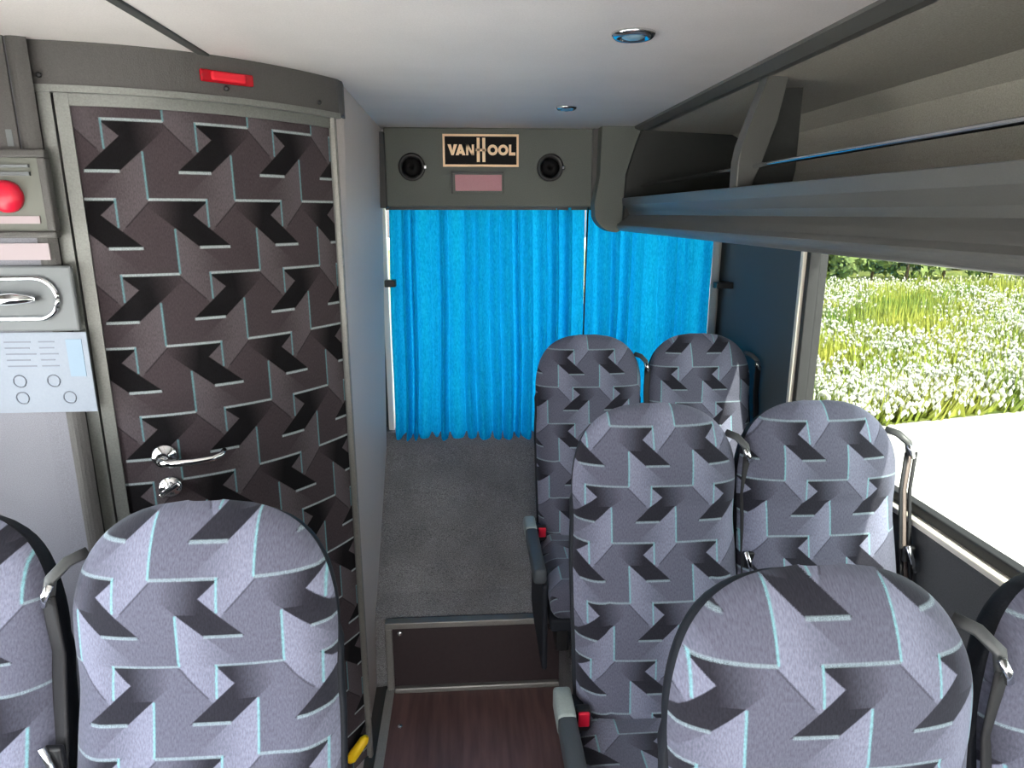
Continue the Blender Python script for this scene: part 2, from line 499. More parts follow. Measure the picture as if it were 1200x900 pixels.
# sloping moulding under the glass
prism('ledge_moulding', [(WR - 0.003, 0.80), (WR - 0.02, 0.84), (WR - 0.016, 1.045), (WR + 0.01, 1.06), (WR + 0.01, 0.80)], 'y', FRONT, 2.45, M_LOWER, wr)
w1 = tag(empty('window_1', (WR + 0.02, 0, 1.06)), kind='structure')
loc(box('window_pane', WR + 0.030, WR + 0.036, FRONT, 2.45, 1.06, 1.83, M_GLASS, w1), w1)
loc(box('window_rubber', WR - 0.008, WR + 0.062, 2.434, 2.462, 1.06, 1.83, M_RUBBER, w1, 0.004), w1)
loc(box('window_trim', WR - 0.020, WR + 0.03, 2.462, 2.486, 1.06, 1.83, M_CREAM, w1, 0.004), w1)
loc(box('window_ledge', WR - 0.03, WR + 0.03, FRONT, 2.45, 1.050, 1.068, M_CREAM, w1, 0.004), w1)
loc(box('ledge_rubber', WR - 0.004, WR + 0.028, FRONT, 2.42, 1.068, 1.098, M_RUBBER, w1, 0.004), w1)

# left wall with its windows beside the left seats (ahead of the toilet cabin)
wl = tag(box('wall_left', -WR - 0.06, -WR, FRONT, 1.62, AISLE - 0.05, 1.06, M_LOWER), kind='structure')
box('upper_panel', -WR - 0.06, -WR, FRONT, 1.62, 1.9, CEIL, M_RACKIN, wl)
box('cabin_side', -WR - 0.06, -WR, 1.62, 3.36, AISLE - 0.05, CEIL, M_CABIN, wl)
w2 = tag(empty('window_2', (-WR - 0.02, 0, 1.06)), kind='structure')
loc(box('window_pane', -WR - 0.036, -WR - 0.03, FRONT, 1.45, 1.06, 1.9, M_CLEAR, w2), w2)
loc(box('window_post', -WR - 0.05, -WR, 1.45, 1.62, 1.06, 1.9, M_RUBBER, w2), w2)

wf = tag(box('wall_front_baffle', -1.31, 1.31, FRONT - 0.06, FRONT, 1.78, CEIL, M_CABIN), kind='structure')  # unseen, added to hold daylight off the ceiling and headrest tops
box('dash_panel', -1.31, 1.31, FRONT - 0.06, FRONT, AISLE - 0.05, 0.35, M_CABIN, wf)

# ceiling
ceil = tag(empty('ceiling', (0, 0, CEIL)), kind='structure')
loc(box('ceiling_panel', -0.585, 0.72, FRONT, 3.34, CEIL, CEIL + 0.04, M_CEIL, ceil), ceil)
loc(box('ceiling_panel', -WR - 0.06, -0.605, FRONT, 3.34, CEIL, CEIL + 0.04, M_CEIL, ceil), ceil)
loc(box('ceiling_seam', -0.607, -0.583, FRONT, 3.34, CEIL - 0.004, CEIL + 0.03, M_SEAM, ceil, 0.003), ceil)
loc(box('roof_skin', 0.72, WR + 0.06, FRONT, 3.36, CEIL, CEIL + 0.04, M_RACKIN, ceil), ceil)
ct = tag(prism('trim_4', [(0.712, CEIL), (0.712, CEIL - 0.008), (0.745, CEIL - 0.022), (0.772, CEIL - 0.020), (0.778, CEIL)], 'y', FRONT, 3.02, M_RACK), kind='structure')

# rear wall: opening for the rear window behind the curtains
wre = tag(box('wall_rear', -1.31, 1.31, 3.34, 3.40, AISLE, 0.84, M_SIDE), kind='structure')
box('window_header', -1.31, 1.31, 3.34, 3.40, 2.0, CEIL, M_HEADER, wre)
box('left_pier', -1.31, -0.40, 3.34, 3.40, 0.84, 2.0, M_SIDE, wre)
box('right_pier', 1.205, 1.31, 3.34, 3.40, 0.84, 2.0, M_PILLAR, wre)
box('right_post', 1.178, 1.214, 3.26, 3.34, 0.84, 1.95, M_PILLAR, wre, 0.004)
w3 = tag(empty('window_3', (0.4, 3.36, 0.84)), kind='structure')
loc(box('window_pane', -0.40, 1.205, 3.366, 3.372, 0.84, 2.0, M_REARGLASS, w3), w3)
loc(box('window_frame', -0.40, -0.372, 3.28, 3.34, 0.84, 1.95, M_CREAM, w3, 0.003), w3)

# header above the curtain
hd = tag(empty('trim_5', (0.1, 3.1, 1.92)), kind='structure')
loc(box('header_panel', -0.345, 0.565, 3.10, 3.19, 1.918, CEIL, M_HEADER, hd, 0.006), hd)
loc(box('side_strip', -0.375, -0.340, 3.085, 3.19, 1.912, 2.225, M_BLACK, hd, 0.004), hd)
loc(box('curtain_rail', -0.36, 1.18, 3.195, 3.215, 1.905, 1.925, M_BLACK, hd), hd)
loc(box('joint_strip', 0.552, 0.580, 3.088, 3.11, 1.925, CEIL, M_CABIN, hd, 0.004), hd)
# curved piece joining header and luggage rack
prof = [(0.575, CEIL), (0.74, CEIL), (0.725, 2.17), (0.695, 2.05), (0.690, 1.90), (0.685, 1.85)]
for k in range(9):
    a = R(-10 - 80 * k / 8); prof.append((0.645 + 0.035 * math.cos(a), 1.845 + 0.035 * math.sin(a)))
for k in range(9):
    a = R(-100 - 60 * k / 8); prof.append((0.65 + 0.10 * math.cos(a), 1.91 + 0.10 * math.sin(a)))
prof += [(0.552, 1.93), (0.572, 2.05)]
loc(prism('rack_end_fairing', prof, 'y', 3.0, 3.10, M_HEADER, hd), hd)

# ------------------------------------------------------------------ toilet cabin (setting)
def bez(p0, p1, p2, n):
    out = []
    for i in range(n + 1):
        t = i / n
        out.append(((1 - t) ** 2 * p0[0] + 2 * t * (1 - t) * p1[0] + t * t * p2[0], (1 - t) ** 2 * p0[1] + 2 * t * (1 - t) * p1[1] + t * t * p2[1]))
    return out
DOOR = bez((-0.862, 1.655), (-0.560, 1.690), (-0.368, 2.040), 24)
cabin = tag(empty('wall_cabin', (-0.6, 1.9, AISLE)), kind='structure')
# rounded post and the side wall along the aisle
side = [(-0.366, 2.052), (-0.352, 2.085), (-0.346, 2.13)] + [(-0.346 - 0.016 * k / 6, 2.13 + 1.05 * k / 6) for k in range(1, 7)]
loc(curve_panel('side_panel', side, AISLE, CEIL, 0.03, M_WALLGREY, cabin, nz=6, lean=0.028), cabin)
# front panel left of the door
loc(curve_panel('front_panel', [(-1.31, 1.60), (-0.99, 1.600), (-0.935, 1.603)], AISLE, CEIL, 0.03, M_FRONTPANEL_DIM, cabin), cabin)
loc(curve_panel('upper_front_panel', [(-1.31, 1.592), (-0.99, 1.592), (-0.945, 1.596)], 2.02, CEIL, 0.01, M_CABIN, cabin), cabin)
loc(curve_panel('corner_post', bez((-0.948, 1.605), (-0.93, 1.59), (-0.905, 1.61), 6), AISLE, CEIL, 0.03, M_CABIN, cabin), cabin)
# fascia above the door
fcurve = bez((-0.965, 1.625), (-0.560, 1.640), (-0.345, 2.035), 24) + [(-0.338, 2.07), (-0.344, 2.13)]
loc(curve_panel('fascia', fcurve, 2.155, CEIL, 0.05, M_CABIN, cabin, nz=1), cabin)
loc(curve_panel('fascia_lip', fcurve[:25], 2.143, 2.157, 0.05, M_FRAME, cabin, nz=1, push=0.006), cabin)
loc(box('cabin_back', -1.25, -0.41, 3.20, 3.24, AISLE, CEIL - 0.03, M_CABIN, cabin), cabin)
loc(box('cabin_floor', -1.25, -0.34, 1.45, 3.2, AISLE - 0.05, AISLE - 0.005, M_CABIN, cabin), cabin)
for p in (2, 14, 22):
    x, y = fcurve[p]
    loc(lathe('screw', [(0.006, 0), (0.006, 0.004), (0.003, 0.006)], M_BLACK, cabin, 10, Matrix.Translation((x, y - 0.004, 2.175)) @ FACE_CAM), cabin)

door = tag(empty('door_1', (-0.6, 1.75, 0.2)), kind='structure')
DZ0, DZ1 = 0.05, 2.143
# local uv: place a print corner at a measured spot
def arc_of(pts, k):
    return sum((Vector(pts[i + 1]) - Vector(pts[i])).length for i in range(k))
leaf = curve_panel('door_leaf', DOOR, DZ0, 2.122, 0.03, M_DOORFAB_SHADED, door, u0=-0.133, v0=-1.921)
loc(leaf, door)
loc(curve_panel('door_frame_top', DOOR, 2.118, 2.143, 0.03, M_FRAME, door, push=0.006), door)
loc(curve_panel('door_frame_left', [(-0.884, 1.640), (-0.858, 1.648)], DZ0, DZ1, 0.03, M_FRAME, door), door)
loc(curve_panel('door_seal', [(-0.925, 1.640), (-0.86, 1.664), (-0.845, 1.666)], AISLE, 2.2, 0.02, M_BLACK, door), door)
loc(curve_panel('door_jamb', [(-0.912, 1.628), (-0.887, 1.634)], DZ0, 2.155, 0.03, M_FRAME, door), door)
tr = DOOR[-1]
loc(curve_panel('door_frame_right', [(tr[0] - 0.004, tr[1] - 0.012), (tr[0] + 0.006, tr[1] + 0.016)], DZ0, DZ1, 0.02, M_FRAME, door, push=0.004), door)
loc(curve_panel('hinge', [(tr[0] + 0.0, tr[1] - 0.02), (tr[0] + 0.003, tr[1] - 0.005)], DZ0, DZ1, 0.012, M_ALU, door, push=0.012), door)
bm = bmesh.new()
for k in range(70):
    z = 0.1 + 2.02 * k / 70
    add_box(bm, tr[0] + 0.006, tr[0] + 0.014, tr[1] - 0.018, tr[1] - 0.008, z, z + 0.022)
hk = link('hinge_knuckles', fin(bm, 'hk'), M_ALU, door); hk['kind'] = 'stuff'; loc(hk, door)

def door_point(x):
    best = min(range(len(DOOR) - 1), key=lambda i: abs((DOOR[i][0] + DOOR[i + 1][0]) / 2 - x))
    a, b_ = Vector(DOOR[best]), Vector(DOOR[best + 1])
    t = (b_ - a).normalized()
    tt = (x - a.x) / (b_.x - a.x) if b_.x != a.x else 0
    return a + (b_ - a) * tt, t
# lever handle on a round rose, lock rose below
hp, ht = door_point(-0.765)
ang = math.atan2(ht.y, ht.x)
T = Matrix.Translation((hp.x, hp.y, 0)) @ Matrix.Rotation(ang, 4, 'Z')
hr = lathe('door_handle', [(0.030, 0), (0.030, 0.008), (0.026, 0.012), (0.012, 0.014), (0.011, 0.05), (0.013, 0.055)], M_CHROME, door, 24,
           T @ Matrix.Translation((0, 0, 1.300)) @ FACE_CAM)
loc(hr, door)
lev = tube('handle_lever', [T @ Vector((x, y, 1.300 + z)) for x, y, z in ((-0.006, -0.05, 0), (0.02, -0.054, -0.006), (0.07, -0.056, -0.006), (0.115, -0.054, -0.004), (0.135, -0.047, 0.003), (0.142, -0.03, 0.008))],
           [0.011, 0.0105, 0.009, 0.0085, 0.008, 0.006], M_CHROME, hr, 12)
lk = lathe('lock_rose', [(0.028, 0), (0.028, 0.008), (0.022, 0.012), (0.012, 0.013), (0.012, 0.022)], M_CHROME, door, 24,
           T @ Matrix.Translation((0.004, 0, 1.216)) @ FACE_CAM)
loc(lk, door)
bm = bmesh.new(); add_box(bm, -0.026, 0.030, -0.034, -0.020, -0.007, 0.007, 0.004)
bm.transform(T @ Matrix.Translation((0.004, 0, 1.216)) @ Matrix.Rotation(R(-32), 4, 'Y'))
link('lock_thumb_turn', fin(bm, 't'), M_CHROME, lk)

# ------------------------------------------------------------------ things on the cabin
def thing(name, label, cat, at, group=None):
    return tag(empty(name, at), label, cat, group)
# red lamp on the fascia
k = 14
p = Vector(fcurve[k]); t = (Vector(fcurve[k + 1]) - Vector(fcurve[k - 1])).normalized()
T = Matrix.Translation((p.x, p.y, 2.198)) @ Matrix.Rotation(math.atan2(t.y, t.x), 4, 'Z')
lamp = thing('signal_lamp', 'small red lens lamp on the fascia above the patterned toilet door', 'lamp', (p.x, p.y, 2.198))
bm = bmesh.new(); add_box(bm, -0.062, 0.062, -0.010, 0.0, -0.0135, 0.0135, 0.004); bm.transform(T); loc(link('lamp_base', fin(bm, 'b'), M_REDLENS, lamp), lamp)
bm = bmesh.new(); add_box(bm, -0.040, 0.040, -0.020, -0.008, -0.010, 0.010, 0.005); bm.transform(T); loc(link('lens', fin(bm, 'l'), M_REDGLOW, lamp), lamp)

FY = 1.600     # front panel plane
bb = thing('button_box', 'recessed grey box with round red emergency button beside the door', 'switch', (-0.95, FY, 1.92))
bm = bmesh.new()
for (x0, x1, z0, z1) in ((-1.12, -0.868, 2.005, 2.022), (-1.12, -0.868, 1.838, 1.852), (-0.886, -0.868, 1.852, 2.005), (-1.12, -1.10, 1.852, 2.005)):
    add_box(bm, x0 - 0.02, x1 - 0.02, FY - 0.022, FY - 0.0005, z0, z1, 0.004)
loc(link('box_rim', fin(bm, 'r'), M_CABIN, bb), bb)
loc(box('box_plate', -1.12, -0.905, FY - 0.006, FY - 0.0005, 1.852, 2.005, M_BUTTONBOX, bb), bb)
loc(lathe('red_button', [(0.034, 0), (0.034, 0.012), (0.028, 0.022), (0.014, 0.027)], M_RED, bb, 24, Matrix.Translation((-0.985, FY - 0.004, 1.925)) @ FACE_CAM), bb)
loc(box('button_label', -1.06, -0.925, FY - 0.009, FY - 0.005, 1.868, 1.884, M_PINKLABEL, bb), bb)
loc(box('switch_strip', -1.08, -0.93, FY - 0.012, FY - 0.005, 1.968, 1.976, M_PLATE, bb), bb)
loc(box('switch_strip', -1.08, -0.93, FY - 0.012, FY - 0.005, 1.985, 1.991, M_PLATE, bb), bb)

pl = tag(box('label_plate', -1.06, -0.955, FY - 0.006, FY - 0.0005, 2.028, 2.062, M_PLATE), 'pale grey label strip above the red button box', 'label')
pl2 = tag(box('label_plate', -1.06, -0.918, FY - 0.005, FY - 0.0005, 1.790, 1.826, M_PINKLABEL), 'pinkish white label strip between red button and handle plate', 'label')

# recessed grab handle plate
gp = thing('grab_handle', 'chrome grab handle in an oval recess of a grey plate', 'handle', (-0.98, FY, 1.705))
loc(box('handle_plate', -1.12, -0.875, FY - 0.012, FY - 0.0005, 1.632, 1.778, M_PLATE, gp, 0.005), gp)
ov = []
for k in range(40):
    a = 2 * math.pi * k / 40
    cx = -1.01 + (0.055 if math.cos(a) > 0 else -0.055)
    ov.append((cx + 0.045 * math.cos(a), FY - 0.016, 1.706 + 0.045 * math.sin(a)))
ov.append(ov[0])
loc(tube('recess_rim', ov, 0.006, M_CHROME, gp, 8), gp)
bm = bmesh.new()
vs_ = [bm.verts.new((x, FY - 0.0135, z)) for x, _, z in ov[:-1]]
bm.faces.new(vs_)
loc(link('recess_pan', fin(bm, 'p'), M_PLATE, gp), gp)
loc(tube('grip_bar', [(-1.09, FY - 0.02, 1.70), (-1.06, FY - 0.036, 1.704), (-0.99, FY - 0.038, 1.708), (-0.955, FY - 0.022, 1.706)], [0.010, 0.013, 0.013, 0.009], M_CHROME, gp, 12), gp)

# white instruction sticker
st = thing('instruction_sticker', 'white printed instruction sticker below the chrome grab handle', 'sticker', (-0.98, FY, 1.53))
loc(box('sticker_sheet', -1.16, -0.868, FY - 0.004, FY - 0.0005, 1.440, 1.628, M_WHITE, st), st)
loc(box('colour_block', -0.915, -0.880, FY - 0.0048, FY - 0.0038, 1.525, 1.612, M_PALEBLUE, st), st)
bm = bmesh.new()
for i in range(5):
    w = random.uniform(0.05, 0.075)
    add_box(bm, -1.05, -1.05 + w, FY - 0.0046, FY - 0.0038, 1.605 - 0.014 * i, 1.608 - 0.014 * i)
    add_box(bm, -0.975, -0.975 + w * 0.6, FY - 0.0046, FY - 0.0038, 1.605 - 0.014 * i, 1.608 - 0.014 * i)
pr = link('print_lines', fin(bm, 'pl'), M_INK, st); pr['kind'] = 'stuff'; loc(pr, st)
for cx, cz in ((-1.03, 1.475), (-1.03, 1.515), (-0.955, 1.515), (-0.925, 1.475)):
    ring = [(cx + 0.014 * math.cos(a * math.pi / 10), FY - 0.0045, cz + 0.014 * math.sin(a * math.pi / 10)) for a in range(21)]
    loc(tube('pictogram_ring', ring, 0.0015, M_INK, st, 5), st)

# yellow marker at the foot of the cabin
ym = tag(tube('safety_marker', [(-0.418, 1.930, 0.120), (-0.410, 1.933, 0.130), (-0.366, 1.945, 0.188), (-0.358, 1.948, 0.200)], [0.010, 0.018, 0.016, 0.009], M_YELLOW, None, 10),
         'yellow safety marker at the foot of the patterned door', 'marker')

# ------------------------------------------------------------------ header fittings
HY = 3.10
sg = thing('nameplate', 'black nameplate with gold lettering and gold border above the curtain', 'sign', (0.068, HY, 2.153))
SX0, SX1, SZ0, SZ1 = -0.095, 0.231, 2.085, 2.218
loc(box('plate', SX0 + 0.006, SX1 - 0.006, HY - 0.010, HY, SZ0 + 0.006, SZ1 - 0.006, M_SIGNBLK, sg), sg)
bm = bmesh.new()
add_box(bm, SX0, SX1, HY - 0.014, HY, SZ1 - 0.009, SZ1); add_box(bm, SX0, SX1, HY - 0.014, HY, SZ0, SZ0 + 0.009)
add_box(bm, SX0, SX0 + 0.009, HY - 0.014, HY, SZ0 + 0.009, SZ1 - 0.009); add_box(bm, SX1 - 0.009, SX1, HY - 0.014, HY, SZ0 + 0.009, SZ1 - 0.009)
loc(link('border', fin(bm, 'b'), M_SIGNGOLD, sg), sg)
LZ0, LH = 2.132, 0.044          # letter base line and height
def letter(polys, x, w):
    bm = bmesh.new()
    for poly in polys:
        A = [bm.verts.new((x + px * w, HY - 0.0105, LZ0 + pz * LH)) for px, pz in poly]
        B = [bm.verts.new((x + px * w, HY - 0.0135, LZ0 + pz * LH)) for px, pz in poly]
        n = len(poly)
        bm.faces.new(A); bm.faces.new(B[::-1])
        for i in range(n): bm.faces.new((A[i], B[i], B[(i + 1) % n], A[(i + 1) % n]))
    loc(link('letter', fin(bm, 'l'), M_SIGNGOLD, sg), sg)
letter([[(0, 1), (0.34, 1), (0.5, 0.42), (0.66, 1), (1, 1), (0.62, 0), (0.38, 0)]], -0.074, 0.041)
letter([[(0, 0), (0.38, 1), (0.62, 1), (0.5, 0.55), (0.32, 0)], [(0.62, 1), (1, 0), (0.68, 0), (0.5, 0.55)], [(0.36, 0.14), (0.64, 0.14), (0.56, 0.38), (0.44, 0.38)]], -0.040, 0.042)
letter([[(0, 0), (0, 1), (0.28, 1), (0.28, 0)], [(0.72, 0), (0.72, 1), (1, 1), (1, 0)], [(0.0, 1), (0.3, 1), (1, 0), (0.7, 0)]], 0.005, 0.034)
def ringpoly(n=20, r0=0.24, r1=0.5):
    out = []
    for i in range(n):
        a0, a1 = 2 * math.pi * i / n, 2 * math.pi * (i + 1) / n
        out.append([(0.5 + r1 * math.cos(a0), 0.5 + r1 * math.sin(a0)), (0.5 + r1 * math.cos(a1), 0.5 + r1 * math.sin(a1)),
                    (0.5 + r0 * math.cos(a1), 0.5 + r0 * math.sin(a1)), (0.5 + r0 * math.cos(a0), 0.5 + r0 * math.sin(a0))])
    return out
# tall double-barred H
letter([[(0.04, -0.62), (0.04, 1.62), (0.36, 1.62), (0.36, -0.62)], [(0.64, -0.62), (0.64, 1.62), (0.96, 1.62), (0.96, -0.62)], [(-0.06, 0.38), (-0.06, 0.62), (1.06, 0.62), (1.06, 0.38)]], 0.049, 0.040)
letter(ringpoly(), 0.097, 0.044)
letter(ringpoly(), 0.142, 0.044)
letter([[(0, 0), (0, 1), (0.36, 1), (0.36, 0.28), (1, 0.28), (1, 0)]], 0.189, 0.028)

dsp = thing('header_display', 'small dull pink display panel under the gold lettered nameplate', 'display', (0.06, HY, 2.02))
loc(box('display_recess', -0.058, 0.168, HY - 0.004, HY, 1.972, 2.066, M_HEADER, dsp, 0.003), dsp)
loc(box('recess_edge', -0.062, -0.054, HY - 0.008, HY, 1.974, 2.066, M_BLACK, dsp), dsp)
loc(box('recess_edge', -0.062, 0.166, HY - 0.008, HY, 2.058, 2.066, M_BLACK, dsp), dsp)
loc(box('screen', -0.044, 0.158, HY - 0.009, HY - 0.003, 1.985, 2.052, M_DISPLAY, dsp), dsp)
for x, lab in ((-0.229, 'round black air nozzle left of the gold lettered nameplate'), (0.369, 'round black air nozzle right of the gold lettered nameplate')):
    nz_ = thing('air_nozzle', lab, 'air vent', (x, HY, 2.083), 'air nozzles on the header')
    M0 = Matrix.Translation((x, HY, 2.083)) @ FACE_CAM
    loc(lathe('nozzle_ring', [(0.058, 0), (0.058, 0.010), (0.052, 0.016), (0.044, 0.012), (0.040, 0.004)], M_BLACK, nz_, 28, M0), nz_)
    loc(lathe('nozzle_ball', [(0.040, 0.004), (0.036, 0.014), (0.022, 0.021), (0.010, 0.023), (0.008, 0.010)], M_SIGNBLK, nz_, 24, M0), nz_)
    loc(box('nozzle_tab', x + 0.046, x + 0.064, HY - 0.014, HY - 0.002, 2.074, 2.090, M_CHROME, nz_, 0.003), nz_)

# ceiling reading lamps
for (x, y, r, lab) in ((0.346, 1.50, 0.045, 'round glass ceiling spot lamp nearer the camera'), (0.350, 2.49, 0.036, 'small round ceiling spot lamp near the header')):
    lp = thing('ceiling_spot', lab, 'lamp', (x, y, CEIL), 'ceiling spot lamps')
    M0 = Matrix.Translation((x, y, CEIL)) @ Matrix.Rotation(R(180), 4, 'X')
    loc(lathe('spot_ring', [(r, 0), (r, 0.004), (r * 0.85, 0.010), (r * 0.66, 0.010), (r * 0.6, 0.004)], M_CHROME, lp, 28, M0), lp)
    loc(lathe('spot_lens', [(r * 0.6, 0.003), (r * 0.5, 0.010), (r * 0.2, 0.014)], M_LENS, lp, 24, M0), lp)

# ------------------------------------------------------------------ luggage rack on the right
rack = thing('luggage_rack', 'grey open overhead luggage rack above the right hand seats', 'luggage rack', (0.65, 3.0, 1.81))
RY0, RY1 = FRONT, 2.995
def rk(o): return loc(o, rack)
lip = [(0.668, 1.952), (0.686, 1.955), (0.700, 1.948), (0.704, 1.915), (0.716, 1.885), (0.700, 1.878), (0.690, 1.90), (0.672, 1.925)]
rk(prism('front_lip', lip, 'y', RY0, RY1, M_RACK, rack))
val = [(0.704, 1.890), (0.680, 1.868), (0.664, 1.852)]
for k in range(9):
    a = R(170 + 100 * k / 8); val.append((0.672 + 0.022 * math.cos(a), 1.838 + 0.022 * math.sin(a)))
val += [(WR, 1.806), (WR, 1.85), (0.75, 1.875)]
rk(prism('valance', val, 'y', RY0, RY1, M_RACK, rack))
rk(box('shelf', 0.70, WR - 0.01, RY0, RY1, 1.862, 1.885, M_RACKDK, rack))
bk = [(WR - 0.10, 1.885), (WR - 0.08, 1.885), (WR - 0.02, 2.02), (WR - 0.03, CEIL - 0.02), (0.77, CEIL - 0.005), (0.77, CEIL - 0.02), (1.12, CEIL - 0.035), (WR - 0.055, 2.17), (WR - 0.045, 2.03)]
rk(prism('back_panel', bk, 'y', RY0, RY1, M_RACKIN, rack))
rk(prism('end_panel', [(0.672, 1.860), (WR - 0.02, 1.860), (WR - 0.02, CEIL - 0.01), (0.74, CEIL - 0.01), (0.715, 2.17), (0.680, 2.05)], 'y', 2.965, 2.995, M_RACKDK, rack))
rk(tube('guard_rail', [(0.745, RY0, 2.012), (0.745, 0.5, 2.012), (0.745, 1.8, 2.008), (0.745, 2.97, 2.002)], 0.006, M_CHROME, rack, 10))
for by in (1.80, -0.1):
    br = [(0.700, 1.94), (0.735, 1.94), (0.760, 2.01), (0.795, 2.12), (0.815, 2.215), (0.815, CEIL - 0.01), (0.765, CEIL - 0.01), (0.748, 2.18), (0.708, 2.06), (0.700, 2.02)]
    b_ = rk(prism('divider_bracket', br, 'y', by, by + 0.05, M_RACK, rack, 0.004))
    # solid divider behind the bracket
    rk(prism('divider_board', [(0.735, 1.885), (0.84, 1.885), (0.86, 2.0), (0.86, 2.2), (0.81, 2.2), (0.79, 2.08), (0.74, 1.98)], 'y', by + 0.012, by + 0.035, M_RACKDK, rack))

# ------------------------------------------------------------------ curtains
def curtain(name, x0, x1, zt, zb, y0, n, amp, seed, label, top_open=0.0, hem=0.005, flare=0.0):
    rnd = random.Random(seed)
    nu, nv = n * 14, 30
    ph = [rnd.uniform(0, 6.28) for _ in range(4)]
    # irregular pleat spacing
    cuts = [0.0]
    for i in range(n): cuts.append(cuts[-1] + rnd.uniform(0.6, 1.5))
    cuts = [c / cuts[-1] for c in cuts]
    bm = bmesh.new()
    rows = []
    amps = [rnd.uniform(0.5, 1.25) for _ in range(n)]
    tilts = [rnd.uniform(-1, 1) for _ in range(n)]
    hems = [rnd.uniform(-1, 1) * hem for _ in range(n + 1)]
    for j in range(nv + 1):
        s = j / nv
        row = []
        for i in range(nu + 1):
            u = i / nu
            k = min(n - 1, max(0, sum(1 for c in cuts[1:-1] if c <= u)))
            f = (u - cuts[k]) / (cuts[k + 1] - cuts[k])
            a = amps[k] * amp * (0.75 + 0.5 * s)
            # soft flat fold with one sharp edge
            prof_ = -abs(math.sin(math.pi * f)) ** 0.55 + 0.5 * tilts[k] * math.sin(2 * math.pi * f)
            y = y0 + a * prof_ + 0.006 * math.sin(9 * u + 3 * s + ph[0])
            x = x0 + (x1 - x0) * u + 0.008 * math.sin(5 * s + 12 * u + ph[1]) * s
            x += flare * s * (u - 0.5)
            z = zt + (zb - zt) * s + (hems[k] * (1 - f) + hems[k + 1] * f) * s
            row.append(bm.verts.new((x, y, z)))
        rows.append(row)
    for j in range(nv):
        for i in range(nu):
            bm.faces.new((rows[j][i], rows[j + 1][i], rows[j + 1][i + 1], rows[j][i + 1]))
    o = link(name, fin(bm, name), M_CURTAIN, None, smooth=True)
    return tag(o, label, 'curtain', 'rear window curtains')
c1 = curtain('curtain', -0.352, 0.552, 1.915, 0.815, 3.255, 17, 0.056, 3, 'wide bright blue pleated curtain covering the left of the rear window', flare=0.04)
c2 = curtain('curtain', 0.562, 1.175, 1.93, 0.90, 3.258, 11, 0.056, 11, 'narrower bright blue pleated curtain hanging behind the rearmost seats')
cp = (tube('draw_cord', [(0.558, 3.195, 1.92), (0.553, 3.195, 1.6), (0.548, 3.195, 1.0)], 0.004, M_BLACK, c1))
tb = tag(box('curtain_strap', -0.375, -0.325, 3.15, 3.20, 1.563, 1.595, M_BLACK, bev=0.004), 'black strap holding the wide curtain at the cabin wall', 'strap')
tb2 = tag(box('curtain_strap', 1.168, 1.25, 3.15, 3.20, 1.545, 1.575, M_BLACK, bev=0.004), 'black strap across the white pillar right of the curtains', 'strap')

# ------------------------------------------------------------------ seats
ZT = 1.395            # top of the backrests
REC = math.tan(R(12))
def half_w(z, top, w=0.224):
    zs = top - 0.25
    w = w * (1 - 0.022 * math.exp(-((z - 1.09) / 0.06) ** 2))
    base = w * (0.955 + 0.045 * min(1, max(0, (z - 0.5) / 0.35)))
    if z <= zs: return base
    t = min(1.0, (z - zs) / (top - zs))
    return base * max(0.0, 1 - t ** 3.0) ** 0.40
def spine(z):
    y = (z - ZT) * REC
    y -= 0.022 * math.exp(-((z - 0.82) / 0.16) ** 2)
    y -= 0.016 * math.exp(-((z - 1.26) / 0.10) ** 2)
    return y
def zrows(z0, top, n):
    out = []
    for j in range(n + 1):
        t = j / n
        out.append(z0 + (top - z0) * (math.sin(t * math.pi / 2) ** 1.0 * 0.65 + 0.35 * t))
    return out
def backrest_mesh(ox, oz):
    bm = bmesh.new(); uvl = bm.loops.layers.uv.new('UVMap')
    nu, nv, top = 32, 52, ZT
    rows = []; uvs = {}
    for z in zrows(0.50, top - 0.0005, nv):
        w = half_w(z, top)
        t = max(0.0, (z - (top - 0.20)) / 0.20)
        g = max(0.0, 1 - t ** 3.5) ** 0.5
        row = []
        for i in range(nu + 1):
            u = -1 + 2 * i / nu
            u = math.sin(u * math.pi / 2) * 0.55 + u * 0.45
            d = 0.062 * max(0.0, 1 - abs(u) ** 3.0) ** 0.55
            d += 0.010 * math.exp(-((abs(u) - 0.78) / 0.16) ** 2) * (1 if z < 1.05 else max(0, 1 - (z - 1.05) / 0.15))
            d -= 0.006 * math.exp(-((z - 1.135) / 0.010) ** 2) * (1 - abs(u) ** 6)
            d -= 0.004 * math.exp(-((abs(u) - 0.62) / 0.02) ** 2) * (1 if z < 0.98 else 0)
            v = bm.verts.new((u * w, spine(z) - d * g, z))
            uvs[v] = (u * w - ox, z / math.cos(R(12)) - oz / math.cos(R(12)))
            row.append(v)
        rows.append(row)
    for j in range(nv):
        for i in range(nu):
            f = bm.faces.new((rows[j][i], rows[j][i + 1], rows[j + 1][i + 1], rows[j + 1][i]))
            for l in f.loops: l[uvl].uv = uvs[l.vert]
    me = bpy.data.meshes.new('backrest'); bm.to_mesh(me); bm.free()
    return me
